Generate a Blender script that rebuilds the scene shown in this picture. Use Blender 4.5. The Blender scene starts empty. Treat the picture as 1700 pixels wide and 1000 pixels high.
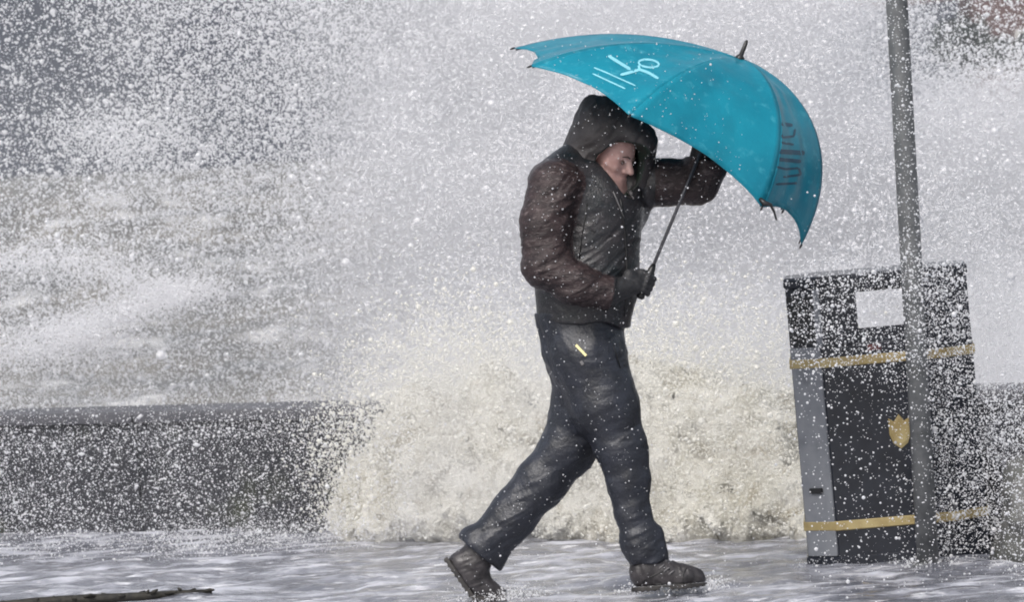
import bpy, math, random
import numpy as np
from mathutils import Vector, Matrix

# ------------------------------------------------------------------ camera, light, exposure
SC = bpy.context.scene
COL = SC.collection
F = 9444.0                      # focal length in photo pixels (1700 px wide, 200 mm lens)
ROLL, PITCH, EYE = 3.3, 1.638, 1.6
CAMROT = (Matrix.Rotation(math.radians(90 - PITCH), 3, 'X') @ Matrix.Rotation(math.radians(-ROLL), 3, 'Z'))
CAMLOC = Vector((0, 0, EYE))
cam = bpy.data.cameras.new('camera'); cam.lens = 200; cam.sensor_width = 36
cam.clip_start = 0.5; cam.clip_end = 6000
cam.dof.use_dof = True; cam.dof.focus_distance = 19.5; cam.dof.aperture_fstop = 9
co = bpy.data.objects.new('camera', cam); COL.objects.link(co)
co.matrix_world = Matrix.Translation(CAMLOC) @ CAMROT.to_4x4()
SC.camera = co

SUN_EL, SUN_AZ = 48, 205        # degrees; azimuth the light comes from (0 = +Y, clockwise)
world = bpy.data.worlds.new('World'); SC.world = world; world.use_nodes = True
wn, wl = world.node_tree.nodes, world.node_tree.links
wn.clear()
sky = wn.new('ShaderNodeTexSky'); sky.sky_type = 'NISHITA'; sky.sun_disc = False
sky.sun_elevation = math.radians(SUN_EL); sky.sun_rotation = math.radians(SUN_AZ)
sky.air_density = 1.0; sky.dust_density = 4.0; sky.ozone_density = 1.0
hs = wn.new('ShaderNodeHueSaturation'); hs.inputs['Saturation'].default_value = 0.44
bg = wn.new('ShaderNodeBackground'); bg.inputs['Strength'].default_value = 0.125
wo = wn.new('ShaderNodeOutputWorld')
wl.new(sky.outputs[0], hs.inputs['Color']); wl.new(hs.outputs[0], bg.inputs['Color']); wl.new(bg.outputs[0], wo.inputs['Surface'])
sun = bpy.data.lights.new('sun', 'SUN'); sun.energy = 1.3; sun.angle = math.radians(25); sun.color = (1, 0.97, 0.93)
so = bpy.data.objects.new('sun', sun); COL.objects.link(so)
_az = math.radians(SUN_AZ); _el = math.radians(SUN_EL)
so.rotation_euler = Vector((-math.sin(_az) * math.cos(_el), -math.cos(_az) * math.cos(_el), -math.sin(_el))).to_track_quat('-Z', 'Y').to_euler()
SC.view_settings.view_transform = 'Standard'; SC.view_settings.look = 'None'
SC.view_settings.exposure = 0.52; SC.view_settings.gamma = 1; SC.view_settings.use_curve_mapping = False
SC.cycles.volume_bounces = 3
SC.cycles.filter_width = 1.9
SC.cycles.max_bounces = 8
SC.cycles.volume_max_steps = 128
rng = np.random.default_rng(7)
random.seed(7)

# ------------------------------------------------------------------ helpers
def at(px, py, d):              # world point seen at a photo pixel, d metres along the view axis
    return CAMLOC + CAMROT @ Vector(((px - 850) / F * d, (500 - py) / F * d, -d))
def ground(px, py, z=0.0):      # world point on the plane z seen at a photo pixel
    v = CAMROT @ Vector(((px - 850) / F, (500 - py) / F, -1))
    return CAMLOC + v * ((z - EYE) / v.z)
R_NP = np.array(CAMROT)
DM = 19.6                       # distance of the walking man
S = DM / F                      # metres per photo pixel there
def W(P, D0=DM):                # n x 3 (pixel right, pixel down, depth in pixels) -> world
    P = np.asarray(P, float)
    d = D0 + P[:, 2] * (D0 / F)
    c = np.stack([(P[:, 0] - 850) / F * d, (500 - P[:, 1]) / F * d, -d], 1)
    return c @ R_NP.T + np.array(CAMLOC)

def mk(name, verts, faces, mat=None, parent=None, smooth=True, kind=None):
    me = bpy.data.meshes.new(name)
    verts = np.asarray(verts, np.float32)
    if isinstance(faces, np.ndarray):
        n, k = faces.shape
        me.vertices.add(len(verts)); me.vertices.foreach_set('co', verts.ravel())
        me.loops.add(n * k); me.loops.foreach_set('vertex_index', faces.astype(np.int32).ravel())
        me.polygons.add(n)
        me.polygons.foreach_set('loop_start', np.arange(0, n * k, k, dtype=np.int32))
        me.update(calc_edges=True)
    else:
        me.from_pydata([tuple(v) for v in verts.tolist()], [], faces)
    me.polygons.foreach_set('use_smooth', np.full(len(me.polygons), smooth))
    for m in (mat if isinstance(mat, (list, tuple)) else [mat]):
        if m: me.materials.append(m)
    o = bpy.data.objects.new(name, me); COL.objects.link(o)
    if parent: o.parent = parent; o.matrix_parent_inverse = parent.matrix_world.inverted()
    if kind: o['kind'] = kind
    return o
def tag(o, label, cat=None, group=None):
    o['label'] = label
    if cat: o['category'] = cat
    if group: o['group'] = group
    return o
def empty(name, loc, label, cat, rot=None):
    o = bpy.data.objects.new(name, None); COL.objects.link(o)
    o.empty_display_size = 0.1
    m = Matrix.Translation(loc)
    if rot is not None: m = m @ rot.to_4x4()
    o.matrix_world = m
    return tag(o, label, cat)

# --- value noise
_T = np.random.default_rng(3).random((64, 64, 64)).astype(np.float32)
def noise(P):
    P = np.asarray(P, np.float32); i = np.floor(P).astype(np.int32); f = P - i; f = f * f * (3 - 2 * f)
    a = i & 63; b = (i + 1) & 63
    x0, y0, z0 = a.T; x1, y1, z1 = b.T; fx, fy, fz = f.T
    def L(p, q, t): return p + (q - p) * t
    return L(L(L(_T[x0, y0, z0], _T[x1, y0, z0], fx), L(_T[x0, y1, z0], _T[x1, y1, z0], fx), fy),
             L(L(_T[x0, y0, z1], _T[x1, y0, z1], fx), L(_T[x0, y1, z1], _T[x1, y1, z1], fx), fy), fz) * 2 - 1
def fbm(P, o=4, lac=2.03, g=0.5):
    P = np.asarray(P, np.float32); r = 0; a = 1
    for k in range(o):
        r = r + a * noise(P + 17.3 * k); P = P * lac; a *= g
    return r

# --- signed distance modelling
def cone(P, a, b, ra, rb):
    a = np.array(a, np.float32); b = np.array(b, np.float32); ba = b - a
    h = np.clip((P - a) @ ba / (ba @ ba), 0, 1)
    return np.linalg.norm(P - a - h[:, None] * ba, axis=1) - (ra + (rb - ra) * h)
def ell(P, c, r):
    q = (P - np.array(c, np.float32)); r = np.array(r, np.float32)
    k0 = np.linalg.norm(q / r, axis=1); k1 = np.linalg.norm(q / (r * r), axis=1) + 1e-9
    return k0 * (k0 - 1) / k1
def smin(a, b, k):
    h = np.clip(0.5 + 0.5 * (b - a) / k, 0, 1)
    return b + (a - b) * h - k * h * (1 - h)
def smax(a, b, k): return -smin(-a, -b, k)
def chain(P, pts, k=14):        # pts: (x, y, z, r)
    d = None
    for p, q in zip(pts[:-1], pts[1:]):
        c = cone(P, p[:3], q[:3], p[3], q[3])
        d = c if d is None else smin(d, c, k)
    return d
def mesh_sdf(f, lo, hi, step, blk=8):
    lo = np.array(lo, np.float32); n = np.ceil((np.array(hi) - lo) / step / blk).astype(int)
    N = n * blk
    g = np.stack(np.meshgrid(*[np.arange(k) for k in n], indexing='ij'), -1).reshape(-1, 3)
    cen = lo + (g * blk + (blk - 1) / 2) * step
    dc = f(cen.astype(np.float32))
    A = np.broadcast_to(dc.reshape(*n)[:, None, :, None, :, None], (n[0], blk, n[1], blk, n[2], blk)).reshape(N).astype(np.float32).copy()
    act = g[np.abs(dc) < blk * step * 1.25]
    off = np.stack(np.meshgrid(*[np.arange(blk)] * 3, indexing='ij'), -1).reshape(-1, 3)
    for s in range(0, len(act), 1500):
        idx = (act[s:s + 1500, None, :] * blk + off[None]).reshape(-1, 3)
        A[idx[:, 0], idx[:, 1], idx[:, 2]] = f((lo + idx * step).astype(np.float32))
    ins = A < 0
    cnt = np.zeros(N - 1, np.int8)
    cs = [(i, j, k) for i in (0, 1) for j in (0, 1) for k in (0, 1)]
    for i, j, k in cs:
        cnt += ins[i:N[0] - 1 + i, j:N[1] - 1 + j, k:N[2] - 1 + k]
    I = np.argwhere((cnt > 0) & (cnt < 8))
    val = {c: A[I[:, 0] + c[0], I[:, 1] + c[1], I[:, 2] + c[2]] for c in cs}
    acc = np.zeros((len(I), 3), np.float32); num = np.zeros(len(I), np.float32)
    for c in cs:
        for ax in range(3):
            if c[ax] == 0:
                e = list(c); e[ax] = 1; e = tuple(e)
                a, b = val[c], val[e]; m = (a < 0) != (b < 0)
                t = np.where(m, a / np.where(m, a - b, 1), 0)
                p = np.tile(np.array(c, np.float32), (len(I), 1)); p[:, ax] += t
                acc[m] += p[m]; num[m] += 1
    V = lo + (I + acc / num[:, None]) * step
    ids = np.full(N - 1, -1, np.int32); ids[I[:, 0], I[:, 1], I[:, 2]] = np.arange(len(I))
    Q = []
    for ax in range(3):
        b, c = (ax + 1) % 3, (ax + 2) % 3
        s0 = [slice(None)] * 3; s1 = [slice(None)] * 3
        s0[ax] = slice(0, N[ax] - 1); s1[ax] = slice(1, N[ax])
        E = np.argwhere(ins[tuple(s0)] != ins[tuple(s1)])
        E = E[(E[:, b] > 0) & (E[:, c] > 0) & (E[:, b] < N[b] - 1) & (E[:, c] < N[c] - 1)]
        up = ins[E[:, 0], E[:, 1], E[:, 2]]
        q = []
        for db, dd in ((-1, -1), (0, -1), (0, 0), (-1, 0)):
            e = E.copy(); e[:, b] += db; e[:, c] += dd
            q.append(ids[e[:, 0], e[:, 1], e[:, 2]])
        q = np.stack(q, 1); q[~up] = q[~up][:, ::-1]
        Q.append(q)
    Q = np.concatenate(Q)
    return V, Q[(Q >= 0).all(1)]
def sdf_obj(name, f, lo, hi, step, mat, parent=None, D0=DM):
    V, Q = mesh_sdf(f, lo, hi, step)
    return mk(name, W(V, D0), Q, mat, parent), V, Q
def hit(f, u, v, w0=-260, w1=200):   # depth of the first surface behind a photo pixel
    w = np.linspace(w0, w1, 700, dtype=np.float32)
    d = f(np.stack([np.full_like(w, u), np.full_like(w, v), w], 1))
    i = np.argmax(d < 0)
    return float(w[i]) if d[i] < 0 else None

# --- plain shapes
def tube(pts, rad, seg=8, cap=True):
    pts = [Vector(p) for p in pts]; V = []; Fc = []
    rad = rad if isinstance(rad, (list, tuple)) else [rad] * len(pts)
    up = None
    for i, p in enumerate(pts):
        t = (pts[min(i + 1, len(pts) - 1)] - pts[max(i - 1, 0)]).normalized()
        if up is None: up = t.orthogonal().normalized()
        up = (up - t * up.dot(t)).normalized(); s = t.cross(up)
        for k in range(seg):
            a = 2 * math.pi * k / seg
            V.append(p + (up * math.cos(a) + s * math.sin(a)) * rad[i])
    for i in range(len(pts) - 1):
        for k in range(seg):
            a = i * seg + k; b = i * seg + (k + 1) % seg
            Fc.append((a, b, b + seg, a + seg))
    if cap:
        Fc.append(tuple(range(seg))[::-1]); Fc.append(tuple(range((len(pts) - 1) * seg, len(pts) * seg)))
    return V, Fc
def prism(poly, z0, z1, bev=0.0):   # poly: list of (x, y) counter-clockwise
    n = len(poly)
    if bev:
        c = (sum(p[0] for p in poly) / n, sum(p[1] for p in poly) / n)
        def sh(p):
            d = Vector((p[0] - c[0], p[1] - c[1])); L = d.length
            d *= (L - bev) / L; return (c[0] + d.x, c[1] + d.y)
        inn = [sh(p) for p in poly]
        rings = [(inn, z0), (poly, z0 + bev), (poly, z1 - bev), (inn, z1)]
    else:
        rings = [(poly, z0), (poly, z1)]
    V = [(x, y, z) for r, z in rings for x, y in r]; Fc = []
    for k in range(len(rings) - 1):
        for i in range(n):
            j = (i + 1) % n
            Fc.append((k * n + i, k * n + j, (k + 1) * n + j, (k + 1) * n + i))
    Fc.append(tuple(range(n))[::-1]); Fc.append(tuple(range((len(rings) - 1) * n, len(rings) * n)))
    return V, Fc
def boxv(x0, x1, y0, y1, z0, z1, bev=0.0):
    return prism([(x0, y0), (x1, y0), (x1, y1), (x0, y1)], z0, z1, bev)
def local(name, vf, mat, parent, M=None, smooth=False):
    V, Fc = vf
    me = bpy.data.meshes.new(name); me.from_pydata([tuple(v) for v in V], [], Fc); me.update()
    me.polygons.foreach_set('use_smooth', np.full(len(me.polygons), smooth))
    me.materials.append(mat)
    o = bpy.data.objects.new(name, me); COL.objects.link(o)
    if parent: o.parent = parent
    if M is not None: o.matrix_local = M
    return o

# ------------------------------------------------------------------ materials
def mat(name, c1, c2=None, rough=0.6, scale=8.0, bump=0.0, bscale=60.0, detail=5, stretch=(1, 1, 1), spec=0.5, metal=0.0, lo=0.35, hi=0.65,
        trans=0.0, coat=0.0, c3=None, scale3=40.0, lo3=0.55, hi3=0.7, rough2=None, bdist=0.01):
    m = bpy.data.materials.new(name); m.use_nodes = True
    N, L = m.node_tree.nodes, m.node_tree.links; N.clear()
    out = N.new('ShaderNodeOutputMaterial'); p = N.new('ShaderNodeBsdfPrincipled')
    p.inputs['Roughness'].default_value = rough; p.inputs['Specular IOR Level'].default_value = spec
    p.inputs['Metallic'].default_value = metal; p.inputs['Coat Weight'].default_value = coat; p.inputs['Coat Roughness'].default_value = 0.15
    tc = N.new('ShaderNodeTexCoord'); mp = N.new('ShaderNodeMapping'); mp.inputs['Scale'].default_value = stretch
    L.new(tc.outputs['Object'], mp.inputs['Vector'])
    def nz(s, d=detail):
        n = N.new('ShaderNodeTexNoise'); n.inputs['Scale'].default_value = s; n.inputs['Detail'].default_value = d
        n.inputs['Roughness'].default_value = 0.6
        L.new(mp.outputs[0], n.inputs['Vector']); return n
    def ramp(n, a, b, c, d):
        r = N.new('ShaderNodeMapRange'); r.inputs['From Min'].default_value = a; r.inputs['From Max'].default_value = b
        L.new(n.outputs['Fac'], r.inputs['Value']); x = N.new('ShaderNodeMix'); x.data_type = 'RGBA'
        L.new(r.outputs[0], x.inputs['Factor'])
        for s, v in ((6, c), (7, d)):
            if isinstance(v, tuple): x.inputs[s].default_value = (*v, 1)
            else: L.new(v, x.inputs[s])
        return x.outputs[2], r.outputs[0]
    col = c1
    if c2:
        col, fac = ramp(nz(scale), lo, hi, c1, c2)
        if rough2 is not None:
            rr = N.new('ShaderNodeMapRange'); rr.inputs['To Min'].default_value = rough; rr.inputs['To Max'].default_value = rough2
            L.new(fac, rr.inputs['Value']); L.new(rr.outputs[0], p.inputs['Roughness'])
    if c3: col, _ = ramp(nz(scale3), lo3, hi3, col, c3)
    if isinstance(col, tuple): p.inputs['Base Color'].default_value = (*col, 1)
    else: L.new(col, p.inputs['Base Color'])
    if bump:
        b = N.new('ShaderNodeBump'); b.inputs['Strength'].default_value = bump; b.inputs['Distance'].default_value = bdist
        L.new(nz(bscale).outputs['Fac'], b.inputs['Height']); L.new(b.outputs[0], p.inputs['Normal'])
    sh = p.outputs[0]
    if trans:
        t = N.new('ShaderNodeBsdfTranslucent'); mx = N.new('ShaderNodeMixShader'); mx.inputs[0].default_value = trans
        if isinstance(col, tuple): t.inputs['Color'].default_value = (*col, 1)
        else: L.new(col, t.inputs['Color'])
        L.new(sh, mx.inputs[1]); L.new(t.outputs[0], mx.inputs[2]); sh = mx.outputs[0]
    L.new(sh, out.inputs['Surface'])
    return m

M_road = mat('wet_road', (0.045, 0.047, 0.055), (0.09, 0.09, 0.1), 0.25, 3, 0.3, 90, rough2=0.5)
M_flood = mat('flood_water', (0.13, 0.135, 0.16), (0.56, 0.57, 0.63), 0.06, 5.5, 0.5, 20, lo=0.45, hi=0.67, rough2=0.45, c3=(0.76, 0.76, 0.80), scale3=15, lo3=0.56, hi3=0.68, stretch=(0.55, 1, 1), bdist=0.03)
M_sea = mat('storm_sea', (0.075, 0.072, 0.066), (0.18, 0.168, 0.148), 0.35, 0.5, 0.5, 2.5, lo=0.4, hi=0.62, rough2=0.7, c3=(0.62, 0.61, 0.60), scale3=0.8, lo3=0.56, hi3=0.66, bdist=0.15)
M_foam = mat('wave_foam', (0.56, 0.54, 0.47), (0.80, 0.785, 0.73), 0.5, 6, 0.9, 70, lo=0.4, hi=0.6, c3=(0.33, 0.29, 0.21), scale3=8, lo3=0.52, hi3=0.70, bdist=0.03)
M_drop = mat('spray_drops', (0.88, 0.88, 0.90), rough=0.35, trans=0.45)
M_dropc = mat('foam_drops', (0.85, 0.835, 0.78), rough=0.4, trans=0.4)
M_wall = mat('wet_concrete', (0.012, 0.013, 0.018), (0.034, 0.035, 0.041), 0.5, 6, 0.8, 40, spec=0.25, c3=(0.03, 0.035, 0.02), scale3=3, bdist=0.02)
M_cope = mat('coping_concrete', (0.045, 0.046, 0.056), (0.09, 0.09, 0.10), 0.45, 7, 0.5, 50)
M_hill = mat('far_hillside', (0.026, 0.032, 0.050), (0.048, 0.055, 0.070), 0.9, 0.02, 0, 1)
M_jack = mat('jacket_cloth', (0.012, 0.015, 0.018), (0.040, 0.035, 0.038), 0.32, 12, 0.5, 120, c3=(0.11, 0.11, 0.125), scale3=80, lo3=0.60, hi3=0.74, bdist=0.006)
M_sleeve = mat('sleeve_cloth', (0.018, 0.012, 0.013), (0.050, 0.034, 0.035), 0.36, 20, 0.7, 110, c3=(0.15, 0.12, 0.12), scale3=60, lo3=0.56, hi3=0.72, spec=0.35, stretch=(0.6, 1, 1.5), bdist=0.008)
M_hood = mat('hood_cloth', (0.030, 0.026, 0.027), (0.056, 0.049, 0.051), 0.5, 10, 0.4, 130, c3=(0.20, 0.20, 0.21), scale3=95, lo3=0.65, hi3=0.74, bdist=0.005)
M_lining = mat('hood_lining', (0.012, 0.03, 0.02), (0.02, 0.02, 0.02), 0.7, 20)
M_trou = mat('trouser_cloth', (0.013, 0.0145, 0.020), (0.023, 0.026, 0.037), 0.36, 16, 0.5, 100, c3=(0.08, 0.085, 0.10), scale3=150, lo3=0.62, hi3=0.74, bdist=0.006)
M_skin = mat('ruddy_skin', (0.56, 0.32, 0.29), (0.68, 0.45, 0.41), 0.5, 25, 0.1, 200)
M_brow = mat('grey_hair', (0.10, 0.08, 0.07), rough=0.8)
M_eye = mat('eye', (0.13, 0.085, 0.075), rough=0.3)
M_glove = mat('glove', (0.014, 0.014, 0.016), (0.03, 0.03, 0.034), 0.55, 40, 0.4, 150)
M_boot = mat('boot_leather', (0.018, 0.016, 0.017), (0.050, 0.045, 0.048), 0.35, 22, 0.4, 80, bdist=0.005)
M_sole = mat('boot_sole', (0.018, 0.017, 0.018), (0.05, 0.045, 0.042), 0.6, 30)
M_lace = mat('cord', (0.15, 0.145, 0.15), rough=0.6)
M_yel = mat('yellow_tag', (0.72, 0.64, 0.30), rough=0.4)
M_teal = mat('umbrella_cloth', (0.003, 0.215, 0.315), (0.007, 0.275, 0.385), 0.28, 6, 0.25, 70, trans=0.22, c3=(0.05, 0.36, 0.47), scale3=22, lo3=0.56, hi3=0.74, bdist=0.004)  # paler patches paint wet highlights into the cloth colour
M_print = mat('white_print', (0.22, 0.56, 0.66), rough=0.4)
M_dark = mat('dark_print', (0.004, 0.055, 0.10), rough=0.4)
M_metal = mat('rib_metal', (0.10, 0.10, 0.11), rough=0.35, metal=0.6)
M_black = mat('black_plastic', (0.012, 0.012, 0.013), rough=0.4)
M_bin = mat('bin_paint', (0.007, 0.009, 0.016), (0.016, 0.019, 0.029), 0.28, 12, 0.25, 60, bdist=0.003)
M_steel = mat('bin_side_steel', (0.18, 0.19, 0.215), (0.25, 0.26, 0.28), 0.35, 9, 0.15, 60, c3=(0.10, 0.105, 0.12), scale3=5, bdist=0.003)
M_gold = mat('gold_paint', (0.32, 0.24, 0.10), (0.46, 0.37, 0.18), 0.4, 14)
M_white = mat('white_notice', (0.82, 0.82, 0.80), rough=0.4)
M_red = mat('red_sticker', (0.14, 0.035, 0.035), (0.06, 0.02, 0.025), 0.5, 60)
M_post = mat('galvanised_post', (0.085, 0.09, 0.095), (0.15, 0.155, 0.16), 0.45, 14, 0.2, 60, c3=(0.06, 0.062, 0.06), scale3=5)
M_rock = mat('weathered_rock', (0.07, 0.072, 0.07), (0.17, 0.17, 0.165), 0.6, 7, 0.9, 18, c3=(0.07, 0.075, 0.055), scale3=5, stretch=(1, 1, 0.45), bdist=0.04)
M_rockd = mat('dark_rock', (0.035, 0.036, 0.045), (0.08, 0.08, 0.09), 0.5, 8, 0.9, 20, bdist=0.03)
M_wood = mat('driftwood', (0.012, 0.011, 0.010), (0.03, 0.027, 0.02), 0.7, 40, 0.6, 60)
M_brick = mat('red_brick', (0.085, 0.05, 0.05), (0.14, 0.085, 0.08), 0.8, 3)
M_slate = mat('roof_slate', (0.06, 0.055, 0.065), (0.09, 0.08, 0.09), 0.6, 3)
M_glass = mat('window_glass', (0.03, 0.035, 0.04), rough=0.1)
M_leaf = mat('shrub_leaves', (0.016, 0.026, 0.024), (0.04, 0.06, 0.05), 0.6, 3)
M_bark = mat('bark', (0.03, 0.025, 0.02), rough=0.8)

# ------------------------------------------------------------------ setting: road, flood water, sea, hillside
def sheet(name, x0, x1, y0, y1, z, m, nx=2, ny=2, h=None):
    xs = np.linspace(x0, x1, nx); ys = np.linspace(y0, y1, ny)
    X, Y = np.meshgrid(xs, ys, indexing='ij'); P = np.stack([X.ravel(), Y.ravel(), np.full(X.size, z)], 1)
    if h is not None: P[:, 2] += h(P)
    i = np.arange(nx * ny).reshape(nx, ny)
    Q = np.stack([i[:-1, :-1], i[1:, :-1], i[1:, 1:], i[:-1, 1:]], -1).reshape(-1, 4)
    return mk(name, P, Q, m, kind='structure')
sheet('promenade', -60, 60, -20, 26.0, -0.03, M_road)
def ripple(P):
    q = P.copy(); q[:, 2] = 0
    return 0.014 * fbm(q * [2.6, 3.4, 1], 3) + 0.009 * fbm(q * [9, 13, 1] + 5, 3)
sheet('flood_water', -6, 6, 14, 25.2, 0.0, M_flood, 300, 330, ripple)

# the sea: rows that widen with distance, swell ridges broken by noise
NR, NC = 360, 220
yy = 25.6 + (np.geomspace(1, 60, NR) - 1) / 59 * 1500
T = np.linspace(-1, 1, NC)
Y = np.repeat(yy, NC); X = np.tile(T, NR) * (6 + 0.16 * Y)
q = np.stack([X, Y, np.zeros_like(X)], 1)
warp = 7 * fbm(q * 0.045, 2)
ph = (Y + warp) * 2 * math.pi / 19
crest = np.maximum(0, 0.5 + 0.5 * np.sin(ph)) ** 2.6
amp = (0.35 + 1.1 * np.clip(0.5 + 0.8 * noise(q * 0.07 + 9), 0, 1)) * np.clip((Y - 27) / 15, 0.1, 1)
Z = -1.15 + amp * crest + 0.16 * fbm(q * [0.5, 0.6, 1], 4) + 0.05 * fbm(q * 2.2, 3)
i = np.arange(NR * NC).reshape(NR, NC)
Q = np.stack([i[:-1, :-1], i[:-1, 1:], i[1:, 1:], i[1:, :-1]], -1).reshape(-1, 4)
mk('sea', np.stack([X, Y, Z], 1), Q, M_sea, kind='structure')

NR, NC = 40, 140
yy = np.linspace(900, 1500, NR); T = np.linspace(-420, 420, NC)
Y = np.repeat(yy, NC); X = np.tile(T, NR)
q = np.stack([X, Y, np.zeros_like(X)], 1)
Z = -3 + 150 * np.clip((Y - 900) / 350, 0, 1) ** 0.8 * (0.75 + 0.3 * fbm(q * 0.008, 3)) + 5 * fbm(q * 0.03, 3)
i = np.arange(NR * NC).reshape(NR, NC)
Q = np.stack([i[:-1, :-1], i[:-1, 1:], i[1:, 1:], i[1:, :-1]], -1).reshape(-1, 4)
mk('hillside', np.stack([X, Y, Z], 1), Q, M_hill, kind='structure')

# ------------------------------------------------------------------ sea wall
g0 = ground(0, 886); g1 = ground(600, 880)
wd = (g1 - g0); wd.z = 0; wd.normalize()
wang = math.atan2(wd.y, wd.x)
gj = ground(237, 884)
wall = empty('sea_wall', Vector((gj.x, gj.y, 0)), 'low dark wet concrete sea wall running along the flooded promenade', 'wall', Matrix.Rotation(wang, 3, 'Z'))
PL = 1.9; WH = 0.47
for k in range(-3, 5):
    x0 = k * PL + 0.006; x1 = (k + 1) * PL - 0.006
    local('wall_panel', boxv(x0, x1, 0, 0.42, -0.3, WH, 0.008), M_wall, wall)
    local('coping_slab', boxv(x0, x1, -0.025, 0.47, WH + 0.002, WH + 0.05, 0.012), M_cope, wall)

# ------------------------------------------------------------------ litter bin
BD = 20.35
bc = ground(1504, 938)
bin_ = empty('litter_bin', Vector((bc.x, bc.y + 0.33, 0)), 'black litter bin with gold bands, crest and square opening behind the grey post', 'litter bin',
             Matrix.Rotation(math.radians(-1.8), 3, 'Y') @ Matrix.Rotation(math.radians(-3.5), 3, 'Z'))
bs = bc.y / F
hw, hd, ch = 0.326, 0.32, 0.115
def octo(g=0.0):
    a, b = hw + g, hd + g; c = ch + g * 0.41
    return [(-a + c, -b), (a - c, -b), (a, -b + c), (a, b - c), (a - c, b), (-a + c, b), (-a, b - c), (-a, -b + c)]
BH = 1.045
HZ = 0.80
local('body', prism(octo(), 0.0, HZ, 0.006), M_bin, bin_)
oc = octo(-0.001); V, Fc = [], []
def addbox(b):
    v, f = b; k = len(V); V.extend(v); Fc.extend([tuple(i + k for i in q) for q in f])
def rail(x0, x1, z0, z1, back):
    addbox(boxv(x0, x1, hd - 0.024 if back else -hd + 0.001, hd - 0.001 if back else -hd + 0.024, z0, z1, 0.002))
fx = hw - ch
for back, (a0, a1, b0, b1) in ((0, (-0.075, 0.105, 0.855, 0.995)), (1, (-0.10, 0.12, 0.802, 0.965))):
    rail(-fx, a0, HZ + .002, BH - .036, back); rail(a1, fx, HZ + .002, BH - .036, back)
    rail(a0, a1, HZ + .002, b0, back); rail(a0, a1, b1, BH - .036, back)
for i0 in (1, 2, 3, 5, 6, 7):
    p0, p1 = Vector(oc[i0]), Vector(oc[(i0 + 1) % 8]); n_ = Vector((p0.y - p1.y, p1.x - p0.x)).normalized() * 0.022
    addbox(prism([tuple(p0), tuple(p1), tuple(p1 + n_), tuple(p0 + n_)], HZ + .002, BH - .036))
local('surround', (V, Fc), M_bin, bin_)
local('lid', prism(octo(0.004), BH - 0.033, BH + 0.006, 0.008), M_bin, bin_)
local('plinth', prism(octo(0.006), -0.03, 0.045, 0.004), M_bin, bin_)
for z in (0.14, 0.725):
    local('gold_band', prism(octo(0.007), z, z + 0.034, 0.003), M_gold, bin_)
# chamfer face on the near left corner: steel panel, lock, black plate above it painting the shade of an opening
cm = Vector((-hw + ch / 2, -hd + ch / 2, 0))
CM = Matrix.Translation(cm) @ Matrix.Rotation(math.radians(-45), 4, 'Z')
cw = ch * math.sqrt(2) / 2
local('side_panel', boxv(-cw + 0.008, cw - 0.008, -0.006, 0.004, 0.05, 0.80, 0.003), M_steel, bin_, CM)
local('lock', boxv(-0.03, 0.03, -0.016, -0.004, 0.275, 0.295, 0.003), M_black, bin_, CM)
local('corner_strip', boxv(cw - 0.016, cw + 0.004, -0.008, 0.004, 0.80, BH - 0.04, 0.003), M_steel, bin_, CM)
local('opening_shade_plate', boxv(-cw + 0.012, cw - 0.02, -0.004, 0.004, 0.81, BH - 0.06, 0.002), M_black, bin_, CM)
local('sticker', boxv(-0.05, 0.0, -hd - 0.004, -hd + 0.004, 0.772, 0.795, 0.001), M_red, bin_)
# crest: shield with a raised boss and a crown of three points
cr = [(-0.045, 0.06), (-0.045, -0.01), (-0.03, -0.05), (0, -0.072), (0.03, -0.05), (0.045, -0.01), (0.045, 0.06), (0.022, 0.045), (0, 0.075), (-0.022, 0.045)]
n = len(cr); cr = [(x * .84, z * .84) for x, z in cr]; cx, cz = 0.040, 0.475
V = [(cx + x, -hd + 0.002, cz + z) for x, z in cr] + [(cx + x, -hd - 0.007, cz + z) for x, z in cr] + [(cx + x * .75, -hd - 0.012, cz + z * .75) for x, z in cr]
Fc = [(r * n + i, r * n + (i + 1) % n, (r + 1) * n + (i + 1) % n, (r + 1) * n + i) for r in (0, 1) for i in range(n)] + [tuple(range(2 * n, 3 * n))]
local('crest', (V, Fc), M_gold, bin_)

# ------------------------------------------------------------------ post
pb = ground(1541, 944)
post = empty('street_post', Vector((pb.x, pb.y, 0)), 'tall plain grey metal post standing in front of the black litter bin', 'post')
V, Fc = tube([(0, 0, -0.05), (0, 0, 0.9), (0, 0, 2.0), (0, 0, 4.2)], 0.0385, 20)
local('pole', (V, Fc), M_post, post, None, True)
V, Fc = tube([(0, 0, -0.02), (0, 0, 0.012), (0, 0, 0.02)], [0.056, 0.056, 0.042], 20)
local('base_collar', (V, Fc), M_post, post, None, True)
V, Fc = tube([(0, 0, 4.2), (0, 0, 4.23)], [0.041, 0.03], 20)
local('top_cap', (V, Fc), M_post, post, None, True)

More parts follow.
